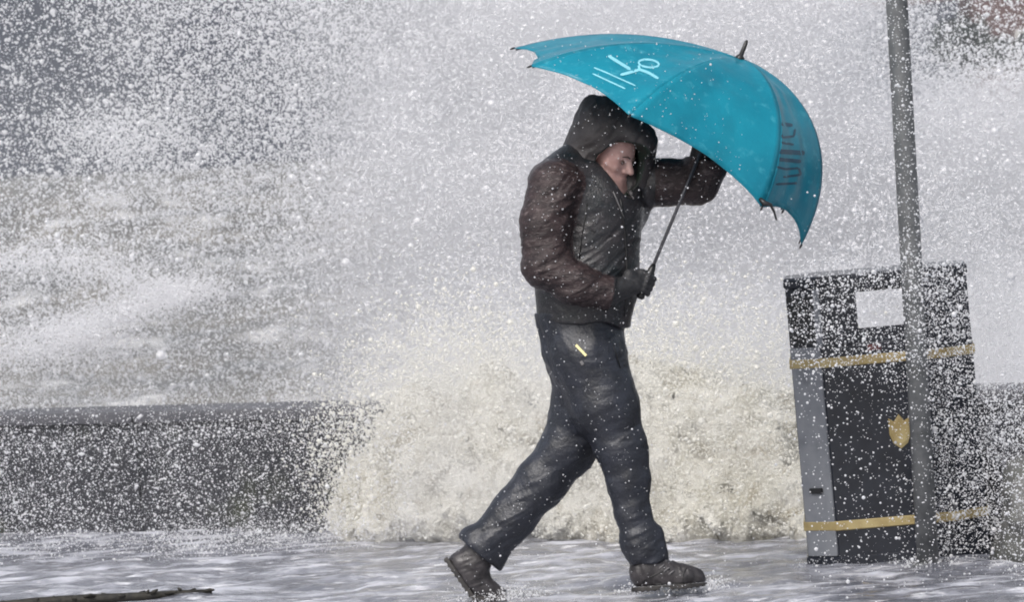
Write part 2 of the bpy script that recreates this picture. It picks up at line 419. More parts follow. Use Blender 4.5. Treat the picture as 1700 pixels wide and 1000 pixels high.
# ------------------------------------------------------------------ umbrella (pixel right, pixel down, depth)
HUB = (1228, 97, 5)
RIBS = [  # c1, c2, tip
    ((1130, 66, -60), (1010, 54, -120), (880, 110, -140)),
    ((1175, 88, -100), (1105, 128, -230), (1045, 192, -285)),
    ((1290, 115, -70), (1326, 215, -170), (1265, 345, -205)),
    ((1320, 125, 0), (1420, 240, -10), (1330, 408, -15)),
    ((1296, 112, 80), (1370, 200, 180), (1300, 350, 200)),
    ((1200, 84, 105), (1150, 115, 235), (1105, 214, 290)),
    ((1150, 66, 80), (1020, 60, 190), (925, 116, 235)),
    ((1122, 56, 25), (1000, 38, 55), (852, 80, 70)),
]
RIBS = [[np.array(HUB, float)] + [np.array(c, float) for c in r] for r in RIBS]
def bez(r, t):
    t = np.asarray(t, float)[..., None]
    return (1 - t) ** 3 * r[0] + 3 * (1 - t) ** 2 * t * r[1] + 3 * (1 - t) * t * t * r[2] + t ** 3 * r[3]
def panel(k, s, t):
    a, b = RIBS[k], RIBS[(k + 1) % 8]
    te = t * (1 - 0.055 * 4 * s * (1 - s) * t)
    p = bez(a, te) * (1 - s[..., None]) + bez(b, te) * s[..., None]
    mid = np.array([1095, 245, 0.0])
    sag = 4 * s * (1 - s) * np.sin(np.pi * np.clip(te, 0, 1)) * 5.0
    d = mid - p; d /= np.linalg.norm(d, axis=-1, keepdims=True)
    sh = p.shape
    wr = fbm((p / [26, 26, 26]).reshape(-1, 3), 3).reshape(sh[:-1]) * 2.2 * 4 * s * (1 - s)
    rip = 2.4 * te ** 4 * np.sin(s * 19 + k) * 4 * s * (1 - s) + 1.6 * te ** 2 * np.sin(s * 9 + 2 * k + te * 5) * 4 * s * (1 - s)
    return p + d * (sag + wr + rip)[..., None]
umb = empty('umbrella', Vector(W([(1066, 486, -74)])[0]), 'turquoise golf umbrella tilted into the wind in the hands of the walking person', 'umbrella')
bpy.context.view_layer.update()
NS, NT = 22, 34
for k in range(8):
    s, t = np.meshgrid(np.linspace(0, 1, NS), np.linspace(0.015, 1, NT), indexing='ij')
    P = W(panel(k, s, t).reshape(-1, 3))
    i = np.arange(NS * NT).reshape(NS, NT)
    Qp = np.stack([i[:-1, :-1], i[:-1, 1:], i[1:, 1:], i[1:, :-1]], -1).reshape(-1, 4)
    o = mk('canopy_panel', P, Qp, M_teal, umb)
    md = o.modifiers.new('hem', 'SOLIDIFY'); md.thickness = 0.0012; md.offset = 0
def inner(P, d=5):
    P = np.asarray(P, float); m = np.array([1095, 245, 0.0]) - P
    return P + d * m / np.linalg.norm(m, axis=-1, keepdims=True)
def shaft(f):
    a = np.array([1066, 486, -74.]); b = np.array([1228, 97, 5.]); return a + (b - a) * f
RUN = shaft(0.74)
for k in range(8):
    pts = inner(bez(RIBS[k], np.linspace(0.02, 1.0, 16)))
    V, Fc = tube([Vector(v) for v in W(pts)], 0.0028, 6)
    rib = mk('rib', np.array(V), Fc, M_metal, umb)
    V, Fc = tube([Vector(v) for v in W([RUN, inner(bez(RIBS[k], np.array([0.55])))[0]])], 0.0022, 6)
    mk('stretcher', np.array(V), Fc, M_metal, rib)
    e = bez(RIBS[k], np.array([0.985, 1.0])); dd = (e[1] - e[0]) / np.linalg.norm(e[1] - e[0])
    V, Fc = tube([Vector(v) for v in W([e[1] - dd * 3, e[1] + dd * 2, e[1] + dd * 6])], [0.0035, 0.0038, 0.0015], 8)
    mk('rib_tip', np.array(V), Fc, M_black, rib)
V, Fc = tube([Vector(v) for v in W([shaft(0.03), shaft(0.5), shaft(1.0)])], 0.0058, 10)
mk('shaft', np.array(V), Fc, M_metal, umb)
ax = (shaft(1) - shaft(0)); ax /= np.linalg.norm(ax)
fd = np.array([0.36, -0.90, 0.1]); fd /= np.linalg.norm(fd)
H = np.array(HUB, float)
V, Fc = tube([Vector(v) for v in W([H + fd * 2 - fd * 8, H + fd * 3, H + fd * 6, H + fd * 28, H + fd * 33])], [0.016, 0.016, 0.0085, 0.007, 0.004], 12)
mk('ferrule', np.array(V), Fc, M_black, umb)
V, Fc = tube([Vector(v) for v in W([RUN - ax * 12, RUN - ax * 8, RUN + ax * 8, RUN + ax * 10])], [0.009, 0.012, 0.012, 0.009], 12)
mk('runner', np.array(V), Fc, M_black, umb)
h0 = shaft(0.0)
V, Fc = tube([Vector(v) for v in W([shaft(0.12), shaft(0.10), shaft(0.05), h0, h0 - ax * 8, h0 - ax * 11])], [0.008, 0.0125, 0.0135, 0.013, 0.0155, 0.009], 12)
mk('handle', np.array(V), Fc, M_black, umb)
# the strap and its button by the lower rim
s0 = inner(bez(RIBS[2], np.array([0.97])))[0]
V, Fc = tube([Vector(v) for v in W([s0 + [-6, -2, -6], s0 + [2, 6, -9], s0 + [12, 8, -8], s0 + [18, 20, -6], s0 + [22, 34, -4]])], [0.007, 0.010, 0.006, 0.004, 0.003], 8)
mk('strap', np.array(V), Fc, M_black, umb)

# printed marks: strokes laid onto the cloth
def surf_lookup(k, n=260):
    s, t = np.meshgrid(np.linspace(0.01, 0.99, n), np.linspace(0.05, 0.995, n), indexing='ij')
    return panel(k, s, t).reshape(-1, 3)
def stroke(k, G, pts, width, lift=-1.6):
    pts = np.array(pts, float); seg = np.linalg.norm(np.diff(pts, axis=0), axis=1); cum = np.r_[0, np.cumsum(seg)]
    u = np.linspace(0, cum[-1], max(6, int(cum[-1] / 3)))
    L = np.stack([np.interp(u, cum, pts[:, 0]), np.interp(u, cum, pts[:, 1])], 1)
    t = np.gradient(L, axis=0); t /= np.linalg.norm(t, axis=1, keepdims=True); nn = np.stack([-t[:, 1], t[:, 0]], 1)
    wd_ = width * np.clip(np.minimum(np.arange(len(u)) + 1.5, len(u) + .5 - np.arange(len(u))) / 2.5, .5, 1)[:, None] / 2
    V = []
    for side in (-1, 1):
        for p in L + nn * wd_ * side:
            j = np.argmin((G[:, 0] - p[0]) ** 2 + (G[:, 1] - p[1]) ** 2)
            V.append([p[0], p[1], G[j, 2]])
    V = np.array(V); V[:, 2] += lift
    m = len(L); b = 0
    return V, [(i, i + 1, m + i + 1, m + i) for i in range(m - 1)]
def marks(name, k, strokes, m):
    G = surf_lookup(k); V = []; Fc = []
    for pts, w in strokes:
        v, f = stroke(k, G, pts, w); o = sum(len(x) for x in V)
        V.append(v); Fc += [tuple(i + o for i in q) for q in f]
    return mk(name, W(np.concatenate(V)), Fc, m, umb)
loop = [(1075 + 17 * math.cos(a) + 2, 105 + 6.5 * math.sin(a) + 1.5 * math.cos(a)) for a in np.linspace(2.4, 2.4 + 2 * math.pi, 22)]
marks('emblem', 0, [([(1010, 92), (1022, 100), (1047, 115)], 5), ([(1030, 124), (1046, 120), (1062, 115), (1076, 120), (1093, 130)], 4.5),
                    (loop, 3.4), ([(1062, 115), (1060, 108)], 4)], M_print)
marks('lettering', 0, [([(986, 112), (1004, 119), (1026, 129), (1055, 142)], 2.3), ([(984, 122), (1010, 134), (1038, 147)], 2.5)], M_print)
marks('side_lettering', 2, [([(1290, 204), (1316, 208)], 6), ([(1292, 214), (1300, 228), (1318, 226), (1320, 214)], 4), ([(1292, 236), (1318, 240)], 4),
                            ([(1288, 251), (1336, 254)], 8), ([(1288, 264), (1330, 268)], 6.5), ([(1290, 277), (1304, 281), (1326, 279), (1330, 290), (1300, 294)], 4),
                            ([(1288, 306), (1326, 304)], 4)], M_dark)

# ------------------------------------------------------------------ the walking person
def grip(P, c, a, n1, r, top=1, k=3.0, ra=10.5):
    """a closed hand: c = point on the shaft, a = along the shaft, n1 = from the shaft towards the palm"""
    c = np.array(c, float); a = np.array(a, float) / np.linalg.norm(a)
    n1 = np.array(n1, float); n1 -= a * (n1 @ a); n1 /= np.linalg.norm(n1); n2 = np.cross(a, n1) * top
    def pt(ang, z, rr): return c + a * z + rr * (n1 * math.cos(ang) + n2 * math.sin(ang))
    d = smin(cone(P, pt(0.1, -13, ra + 6), pt(0.1, 13, ra + 6), r * 1.7, r * 1.7), cone(P, pt(0, 0, ra + 6), pt(0, 0, ra + 26), r * 2.3, r * 2.2), 8)
    for j, (z, L) in enumerate(((13.5, 0.96), (4.6, 1.05), (-4.4, 1.0), (-13, 0.84))):
        f = [(*pt(0.25, z, ra + 5), r * 1.08), (*pt(1.0, z, ra + 3), r * 1.02), (*pt(1.0 + 1.2 * L, z - 0.6, ra), r * 0.95), (*pt(1.0 + 2.2 * L, z - 1.2, ra - 0.5), r * 0.82)]
        d = smin(d, chain(P, f, 2), k)
    th = [(*pt(-0.35, 10, ra + 14), r * 1.35), (*pt(-0.95, 16, ra + 6), r * 1.2), (*pt(-1.7, 20, ra + 0.5), r * 1.05), (*pt(-2.5, 22, ra), r * 0.85)]
    return smin(d, chain(P, th, 2), k)
AX = ax
HR = shaft(0.035); NRt = np.array([-0.85, 0.1, -0.55])
HL = shaft(0.66); NL = np.array([-0.30, 0.55, 0.75])
def hands(P, r):
    return np.minimum(grip(P, HR, AX, NRt, r, 1), grip(P, HL, AX, NL, r, -1))
# arms and legs shared by body and clothes
R_ARM = [(921, 312, -72, 46), (905, 372, -90, 41), (906, 440, -100, 39), (955, 472, -112, 33), (1014, 488, -104, 28)]
L_ARM = [(1050, 302, 42, 44), (1105, 303, 28, 38), (1156, 301, 12, 38), (1172, 276, 6, 34), (1168, 250, 2, 29)]
N_LEG = [(975, 590, -32, 61), (1005, 675, -38, 54), (1033, 748, -40, 42), (1044, 800, -42, 34), (1050, 850, -42, 28), (1064, 900, -41, 31), (1074, 932, -41, 31)]
F_LEG = [(968, 595, 26, 56), (966, 680, 32, 49), (944, 742, 35, 45), (898, 802, 36, 41), (850, 858, 37, 38), (803, 914, 38, 37)]
# head frame
HC = np.array([1013, 256, 8.0])
fw = np.array([0.76, 0.36, -0.54]); fw /= np.linalg.norm(fw)
upv = np.array([0.12, -1, 0.0]); upv -= fw * (upv @ fw); upv /= np.linalg.norm(upv)
sd = np.cross(upv, fw)
HM = np.stack([fw, sd, upv], 1)
def head(P):
    q = ((P - HC) @ HM).astype(np.float32)
    qa = q.copy(); qa[:, 1] = np.abs(qa[:, 1])
    d = ell(q, (-5, 0, 12), (45, 36, 42))
    d = smin(d, ell(q, (13, 0, -13), (29, 28, 42)), 10)
    d = smin(d, cone(q, (10, 0, -22), (27, 0, -46), 25, 11), 8)
    d = smin(d, cone(qa, (36, 3, 8), (31, 20, 5), 5, 4), 5)
    d = smin(d, cone(qa, (31, 20, -13), (20, 27, -10), 7, 6), 8)
    d = smax(d, -ell(qa, (44, 14, -1), (8, 9, 5.5)), 4)
    d = smin(d, cone(q, (40, 0, 4), (51, 0, -13), 3.6, 5.4), 4)
    d = smin(d, ell(qa, (44, 6, -15), (5, 4.5, 4)), 3)
    d = smin(d, ell(q, (40, 0, -28.5), (5, 11, 2.6)), 2)
    d = smin(d, ell(q, (39.5, 0, -34), (5, 9, 3)), 2)
    d = smax(d, -cone(qa, (46, 0, -31.2), (40, 11, -31), 1.3, 0.8), 1.2)
    d = smin(d, ell(qa, (-4, 38, -4), (8, 4, 14)), 3)
    return d
def body(P):
    d = head(P)
    d = smin(d, cone(P, (1008, 285, 12), (985, 320, 5), 27, 30), 12)
    d = smin(d, chain(P, [(985, 345, -5, 58), (975, 450, -5, 56), (966, 545, -5, 60)], 20), 16)
    for A, k in ((R_ARM, .5), (L_ARM, .5), (N_LEG, .6), (F_LEG, .6)):
        d = smin(d, chain(P, [(x, y, z, r * k) for x, y, z, r in A], 8), 14)
    d = smin(d, cone(P, (925, 325, -55), (1040, 325, 35), 30, 30), 14)
    d = smin(d, chain(P, [(1070, 912, -41, 15), (1078, 952, -41, 13), (1140, 960, -41, 9)], 6), 8)
    d = smin(d, chain(P, [(803, 914, 38, 15), (784, 946, 40, 12), (812, 978, 40, 8)], 6), 8)
    h = hands(P, 3.6)
    h = smin(h, cone(P, R_ARM[-1][:3], HR + 22 * NRt / np.linalg.norm(NRt), 10, 9), 6)
    h = smin(h, cone(P, L_ARM[-1][:3], HL + 22 * NL / np.linalg.norm(NL), 12, 10), 6)
    return smin(d, h, 6)
V, Qb = mesh_sdf(body, (720, 150, -170), (1230, 1004, 120), 2.3)
person = mk('person', W(V), Qb, M_skin)
tag(person, 'hooded person in dark waterproofs and boots striding right, head down under an umbrella', 'person')

for s in (-1, 1):
    e = HC + HM @ np.array([37, 13.5 * s, -1.5])
    vs, fs = [], []
    for i_ in range(9):
        for j_ in range(12):
            a, b = math.pi * i_ / 8, 2 * math.pi * j_ / 12
            vs.append(e + 3.9 * np.array([math.sin(a) * math.cos(b), math.cos(a), math.sin(a) * math.sin(b)]))
    fs = [(i_ * 12 + j_, i_ * 12 + (j_ + 1) % 12, (i_ + 1) * 12 + (j_ + 1) % 12, (i_ + 1) * 12 + j_) for i_ in range(8) for j_ in range(12)]
    mk('eye', W(np.array(vs)), fs, M_eye, person)
    V, Fc = tube([Vector(v) for v in W([HC + HM @ np.array(p) for p in ((43, 4 * s, 8), (42, 11 * s, 10), (37, 19 * s, 8))])], [0.0025, 0.003, 0.0015], 6)
    mk('eyebrow', np.array(V), Fc, M_brow, person, kind=None)

def foldn(P, ax_, sc, st):      # folds that run across a direction
    ax_ = np.array(ax_, np.float32); ax_ /= np.linalg.norm(ax_)
    t = (P @ ax_)[:, None]
    q = P / st + ax_ * (t / sc - t / st)
    n_ = fbm(q, 3)
    return 1 - np.abs(n_) * 2
def near(P, pts, s=36.0):        # 1 at the listed joints, fading away from them
    m = 0
    for p in pts: m = m + np.exp(-((P - np.array(p, np.float32)) ** 2).sum(1) / (s * s))
    return np.clip(m, 0, 1)
KN = [(1040, 745, -70), (935, 745, 10), (985, 660, -60), (1062, 905, -60), (812, 895, 10), (1010, 590, -80), (860, 840, 20)]
EL = [(905, 430, -120), (960, 465, -130), (1140, 305, -20), (925, 330, -110), (1060, 310, 0), (1030, 470, -60)]
def trousers(P):
    d = smin(cone(P, (963, 515, -3), (966, 570, -3), 76, 70), cone(P, (976, 600, 0), (988, 680, -5), 60, 48), 20)
    nl = chain(P, N_LEG, 14)
    nl = smin(nl, cone(P, (1088, 886, -42), (1088, 922, -42), 12, 21), 10)
    nl = smax(nl, (P - np.array([1072, 938, -41], np.float32)) @ np.array([0.1, 0.995, 0], np.float32), 3)
    fl = chain(P, F_LEG, 14)
    fl = smin(fl, cone(P, (790, 900, 38), (812, 930, 38), 30, 26), 8)
    fl = smax(fl, (P - np.array([800, 924, 38], np.float32)) @ np.array([-0.62, 0.78, 0], np.float32), 3)
    d = smin(d, nl, 16); d = smin(d, fl, 16)
    low = np.clip((P[:, 1] - 540) / 350, 0.15, 1)
    jm = 0.25 + 0.5 * near(P, KN, 42)
    d = d - 2.6 * jm * low * foldn(P, (0.45, 0.85, 0.2), 19, 110) - 1.5 * foldn(P + 100, (-0.75, 0.5, 0.4), 15, 120) * (0.3 + 0.6 * noise(P / 55 + 7)) - 0.9 * jm * foldn(P + 30, (0.1, 0.95, 0.2), 8, 50)
    d = d + 2.0 * fbm(P / 30 + 3, 2)
    d = smax(d, 520 - P[:, 1], 3)
    return d
o, TV, TQ = sdf_obj('trousers', trousers, (730, 500, -130), (1140, 950, 110), 2.3, M_trou, person)

OD = np.array([0.50, 0.20, -0.84]); OD /= np.linalg.norm(OD)
def opening(q):
    o_ = smin(cone(q, HC + [-2, 10, 0], HC + OD * 150, 36, 38), ell(q, HC + fw * 2, (44, 56, 44)), 8)
    return smin(o_, cone(q, HC + [4, 34, 0], HC + OD * 120 + [0, 26, 0], 27, 27), 8)
def arms(P):
    ra = chain(P, R_ARM, 10)
    ra = smax(ra, (P - np.array([1016, 488, -106], np.float32)) @ np.array([0.97, 0.22, 0.1], np.float32), 2)
    la = chain(P, L_ARM, 10)
    la = smax(la, (P - np.array([1166, 263, 4], np.float32)) @ np.array([0.12, -0.99, 0], np.float32), 2)
    jm = 0.25 + 1.1 * near(P, EL, 38)
    ra = ra - 2.6 * jm * foldn(P, (0.35, 0.9, 0.2), 15, 90) - 2.0 * foldn(P + 40, (0.75, 0.6, 0.1), 13, 80) * (0.4 + 0.6 * noise(P / 50))
    la = la - 2.2 * jm * foldn(P + 70, (0.95, 0.25, 0.2), 16, 80)
    return ra, la
def jacket(P):
    d = chain(P, [(985, 345, -5, 83), (974, 465, -5, 82), (967, 556, -5, 77)], 20)
    d = smin(d, cone(P, (940, 326, -48), (1036, 344, 38), 45, 44), 20)
    d = smin(d, cone(P, (998, 330, 10), (985, 345, 0), 38, 58), 14)
    d = smin(d, cone(P, (958, 262, 8), (918, 305, -45), 30, 42), 16)
    d = d - 1.8 * foldn(P + 200, (-0.45, 0.85, 0.2), 22, 110) * (0.5 + 0.7 * noise(P / 60 + 2)) - 1.6 * near(P, [(1020, 480, -70), (960, 420, -80), (1045, 400, -60)], 60) * foldn(P + 20, (0.5, 0.8, 0.3), 10, 60)
    d = smax(d, (P - np.array([967, 540, 0], np.float32)) @ np.array([-0.06, 1, 0], np.float32) + 8 * noise(P / 40), 3)
    d = smax(d, -cone(P, (967, 560, -5), (967, 536, -5), 71, 66), 3)
    d = smax(d, -(opening(P) - 2), 4)
    ra, la = arms(P)
    return smin(smin(d, ra, 9), la, 12)
jo, JV, JQ = sdf_obj('jacket', jacket, (845, 215, -185), (1215, 560, 130), 2.2, [M_jack, M_sleeve], person)
cenp = JV[JQ].mean(1)
ra, la = arms(cenp.astype(np.float32))
mi = ((ra < 6) & (cenp[:, 0] < 1020) & (cenp[:, 2] < -30)) | (la < 6) & (cenp[:, 0] > 1088)
jo.data.polygons.foreach_set('material_index', mi.astype(np.int32))

def hood(P):
    q = P
    d = ell(q, (1002, 226, 14), (55, 66, 58))
    d = smin(d, cone(q, (981, 173, 14), (1000, 215, 14), 13, 44), 14)
    d = smin(d, cone(q, (1020, 208, 2), (1062, 234, -24), 42, 30), 12)
    d = smin(d, cone(q, (972, 262, 18), (950, 296, 0), 40, 44), 22)
    d = smin(d, cone(q, (1015, 292, 20), (1000, 312, 5), 50, 52), 14)
    d = d - 1.8 * foldn(P + 300, (0.6, 0.6, 0.4), 16, 50)
    d = smin(d, cone(q, (1068, 238, 6), (1056, 300, 12), 24, 26), 12)
    return smax(d, -opening(q), 4)
HV, HQ = mesh_sdf(hood, (890, 140, -120), (1120, 350, 110), 1.9)
ho = mk('hood', W(HV), HQ, [M_hood, M_lining], person)
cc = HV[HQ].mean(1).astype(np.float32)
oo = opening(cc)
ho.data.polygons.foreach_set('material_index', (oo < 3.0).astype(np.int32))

# drawstrings, zip, pocket zip pull
def on(f, pts, lift=-2):
    r = []
    for u, v in pts:
        w_ = hit(f, u, v)
        if w_ is None: w_ = r[-1][2] - lift if r else -80
        r.append((u, v, w_ + lift))
    return [Vector(v) for v in W(r)]
jh = lambda P: np.minimum(jacket(P), hood(P))
for pts in ([(1018, 318), (1024, 332), (1030, 346), (1036, 362)], [(1040, 318), (1048, 324), (1052, 330)]):
    V, Fc = tube(on(jh, pts), 0.0024, 6); mk('drawstring', np.array(V), Fc, M_lace, person)
V, Fc = tube(on(jacket, [(1030 + k * 2.6 - 0.16 * k * k, 330 + k * 15) for k in range(14)], -1), 0.004, 6)
mk('zip', np.array(V), Fc, M_black, jo)
V, Fc = tube(on(jh, [(1046, 318), (1049, 323)], -3), 0.006, 8); mk('toggle', np.array(V), Fc, M_lace, person)
def strip(f, a, b, wid, lift=-2):
    a = np.array(a, float); b = np.array(b, float); t = (b - a) / np.linalg.norm(b - a); nn = np.array([-t[1], t[0]]) * wid / 2
    P4 = [a + nn, a - nn, b - nn, b + nn]; ws = [hit(f, *p) for p in P4]
    V = [(p[0], p[1], w_ + lift) for p, w_ in zip(P4, ws)] + [(p[0], p[1], w_ + lift + 3) for p, w_ in zip(P4, ws)]
    return W(V), [(0, 1, 2, 3), (7, 6, 5, 4), (0, 4, 5, 1), (1, 5, 6, 2), (2, 6, 7, 3), (3, 7, 4, 0)]
V, Fc = strip(trousers, (956, 573), (973, 591), 4.2); mk('zip_pull', V, Fc, M_yel, person, smooth=False)
V, Fc = strip(trousers, (964, 600), (968, 606), 5); mk('stud', V, Fc, M_lace, person, smooth=False)

for pts in ([(958, 372), (985, 384), (1012, 392), (1040, 396)], [(985, 512), (1005, 517), (1030, 520)], [(975, 338), (968, 380), (962, 430)]):
    V, Fc = tube(on(jacket, pts, -0.5), 0.0022, 6); mk('seam', np.array(V), Fc, M_black, jo)
V, Fc = tube(on(trousers, [(1012, 560), (1022, 585), (1030, 612)], -0.5), 0.0022, 6); mk('pocket_seam', np.array(V), Fc, M_black, person)
# gloves
for f, lo, hi in ((lambda P: smin(grip(P, HR, AX, NRt, 4.7, 1), cone(P, HR + 24 * NRt / np.linalg.norm(NRt), (1000, 486, -106), 15, 26), 6), (965, 440, -160), (1100, 525, -30)),
                  (lambda P: smin(grip(P, HL, AX, NL, 4.7, -1), cone(P, HL + 24 * NL / np.linalg.norm(NL), (1167, 268, 4), 17, 25), 6), (1120, 165, -65), (1225, 305, 60))):
    sdf_obj('glove', f, lo, hi, 1.3, M_glove, person)

# boots
def boot_front(P):
    q = P.copy(); q[:, 2] = (q[:, 2] + 41) * 1.12
    d = chain(q, [(1073, 905, 0, 25), (1075, 945, 0, 28)], 8)
    d = smin(d, chain(q, [(1074, 956, 0, 25), (1104, 956, 0, 25), (1136, 961, 0, 22), (1153, 962, 0, 18)], 8), 14)
    d = d - 1.0 * foldn(P, (0.8, -0.5, 0.1), 9, 30)
    return smax(d, (P - np.array([1060, 975, 0], np.float32)) @ np.array([0.07, 0.9975, 0], np.float32), 2)
def sole_front(P):
    q = P.copy(); q[:, 2] = (q[:, 2] + 41) * 1.12; q[:, 1] = 962
    d = chain(q, [(1074, 962, 0, 26), (1112, 962, 0, 23.5), (1142, 962, 0, 23), (1156, 962, 0, 18)], 8)
    h = (P - np.array([1060, 975, 0], np.float32)) @ np.array([0.07, 0.9975, 0], np.float32)
    tread = np.where(np.sin(P[:, 0] * 0.62) > 0.2, 9.5, 8)
    heel = np.where((P[:, 0] > 1096) & (P[:, 0] < 1112), 4.0, tread)
    toe = np.clip((P[:, 0] - 1145) / 30, 0, 1) * 3
    return np.maximum(np.maximum(d, h - heel + toe), 0.4 - h)
RA = np.array([0.57, 0.82], np.float32)      # along the raised rear foot
def rear_uv(P):                                # foot frame: s along the foot from the heel, h out of the sole
    r = P[:, :2] - np.array([738, 930], np.float32)
    return r @ RA, r @ np.array([-RA[1], RA[0]], np.float32)
def boot_rear(P):
    q = P.copy(); q[:, 2] = (q[:, 2] - 39) * 1.12
    d = chain(q, [(804, 898, 0, 27), (788, 935, 0, 28)], 8)
    d = smin(d, chain(q, [(766, 938, 0, 22), (786, 962, 0, 23), (806, 980, 0, 19), (828, 988, 0, 13)], 8), 12)
    d = d - 1.0 * foldn(P + 9, (0.3, 0.9, 0.1), 9, 30)
    s_, h_ = rear_uv(P)
    d = smax(d, h_ + 6, 2)
    return smax(d, P[:, 1] - 998, 1)
def sole_rear(P):
    q = P.copy(); q[:, 2] = (q[:, 2] - 39) * 1.12
    s_, h_ = rear_uv(P)
    ww = 21 - 0.0022 * (s_ - 45) ** 2
    d = np.maximum(np.abs(q[:, 2]) - ww, np.maximum(-s_ - 2, s_ - 78))
    tread = np.where(np.sin(s_ * 0.62) > 0.2, 2, 0.5)
    d1 = np.maximum(d, np.maximum(h_ - tread, -6.4 - h_))
    t = np.maximum(np.maximum(np.abs(q[:, 2]) - 20, np.maximum(784 - P[:, 0], P[:, 0] - 842)), np.maximum(P[:, 1] - 1000, 991.5 - P[:, 1]))
    return np.minimum(d1, t)
for k in range(5):
    u0 = 1084 + k * 8.0; v0 = 926 + k * 5.0
    V, Fc = tube(on(boot_front, [(u0 - 6, v0 + 9), (u0 - 1, v0 + 5), (u0 + 3, v0 + 2)], -1), 0.0028, 6); mk('lace', np.array(V), Fc, M_lace, person)
for pts in ([(1140, 944), (1134, 954), (1134, 966), (1137, 974)], [(1066, 968), (1082, 958), (1098, 950), (1112, 946)], [(1056, 972), (1090, 971), (1125, 970), (1160, 967)]):
    V, Fc = tube(on(boot_front, pts, -0.6), 0.0022, 6); mk('seam', np.array(V), Fc, M_black, person)
for f, sf, lo, hi in ((boot_front, sole_front, (1035, 895, -78), (1190, 1000, -4)), (boot_rear, sole_rear, (720, 890, 4), (860, 1012, 76))):
    bo, _, _ = sdf_obj('boot', f, lo, hi, 1.5, M_boot, person)
    so_, _, _ = sdf_obj('sole', sf, lo, hi, 1.2, M_sole, bo)

# ------------------------------------------------------------------ breaking wave pouring over the wall
bl = []
r2 = np.random.default_rng(11)
def wtop(px):                    # outline of the pouring water in the photo
    return 16 * math.sin(px * .021) + 13 * math.sin(px * .057 + 1) - 6 + np.interp(px, [575, 612, 642, 672, 730, 800, 900, 1050, 1200, 1300, 1350], [900, 800, 715, 650, 635, 620, 625, 630, 635, 640, 655])
def dwall(px):                   # view depth of the wall's foot below a photo pixel
    v = CAMROT @ Vector(((px - 850) / F, (500 - 880) / F, -1))
    return (g0.x * wd.y - g0.y * wd.x) / (v.x * wd.y - v.y * wd.x)
for k in range(390):
    px = r2.uniform(600, 1350); t = r2.uniform(0, 1)
    py = wtop(px) + 38 + (885 - wtop(px) - 38) * t
    d = dwall(px) - 0.12 - 0.5 * t + r2.uniform(-0.12, 0.5) * (1 - 0.5 * t)
    p = at(px, min(py, 900), d)
    bl.append((p.x, p.y, max(p.z, 0.0), r2.uniform(0.06, 0.12)))
bl = np.array(bl, np.float32)
def wave(P):
    d = None
    for b in bl:
        c = np.linalg.norm((P - b[:3]) / np.array([1.1, 1.2, 1], np.float32), axis=1) - b[3]
        d = c if d is None else smin(d, c, 0.05)
    return d + 0.035 * fbm(P * [11, 11, 7], 4) + 0.016 * fbm(P * 45, 2)
WV, Qw = mesh_sdf(wave, bl[:, :3].min(0) - 0.3, bl[:, :3].max(0) + 0.3, 0.017)
mk('breaking_wave', WV, Qw, M_foam, kind='structure')

# ------------------------------------------------------------------ rocks at the right edge, branch, far house and shrub
def rock(name, px, py_top, py_bot, d, wid, dep, m, label, seed):
    c = at(px, (py_top + py_bot) / 2, d); top = at(px, py_top, d).z; bot = -0.08
    cz = (top + bot) / 2; rz = (top - bot) / 2
    def f(P):
        q = (P - np.array([c.x, c.y, cz], np.float32)) / np.array([wid, dep, rz], np.float32)
        k = (np.abs(q) ** 3.2).sum(1) ** (1 / 3.2)
        return (k - 1) * min(wid, dep, rz) + 0.05 * fbm(P * 5 + seed, 4) - 0.02 * np.abs(noise(P * [9, 9, 3] + seed))
    V, Qr = mesh_sdf(f, (c.x - wid - .2, c.y - dep - .2, bot - .15), (c.x + wid + .2, c.y + dep + .2, top + .2), 0.016)
    return tag(mk(name, V, Qr, m), label, 'rock')
rock('boulder', 1752, 772, 945, 20.1, 0.19, 0.2, M_rock, 'pale streaked boulder at the edge of the road beside the bin', 3)
rock('boulder', 1725, 700, 930, 20.9, 0.22, 0.2, M_rockd, 'dark boulder behind the pale one, half lost in white spray', 8)

p = [ground(x, y, 0.02) for x, y in ((-60, 1012), (60, 1001), (150, 996), (235, 991), (300, 986), (352, 983))]
br = empty('branch', p[2], 'thin dark washed-up branch with twig stubs lying on the flooded road', 'branch')
bpy.context.view_layer.update()
V, Fc = tube(p, [0.014, 0.018, 0.019, 0.015, 0.012, 0.009], 10); mk('stem', np.array(V), Fc, M_wood, br)
for k in range(26):
    f = random.uniform(0.02, 0.97) * 4.999; i0 = int(f); b = p[i0].lerp(p[i0 + 1], f - i0)
    L = random.uniform(0.006, 0.022)
    e = b + Vector((random.uniform(-.03, .05), random.uniform(-.05, .05), L))
    V, Fc = tube([b, (b + e) / 2 + Vector((.005, 0, .004)), e], [0.008, 0.007, 0.004], 6); mk('twig', np.array(V), Fc, M_wood, br)

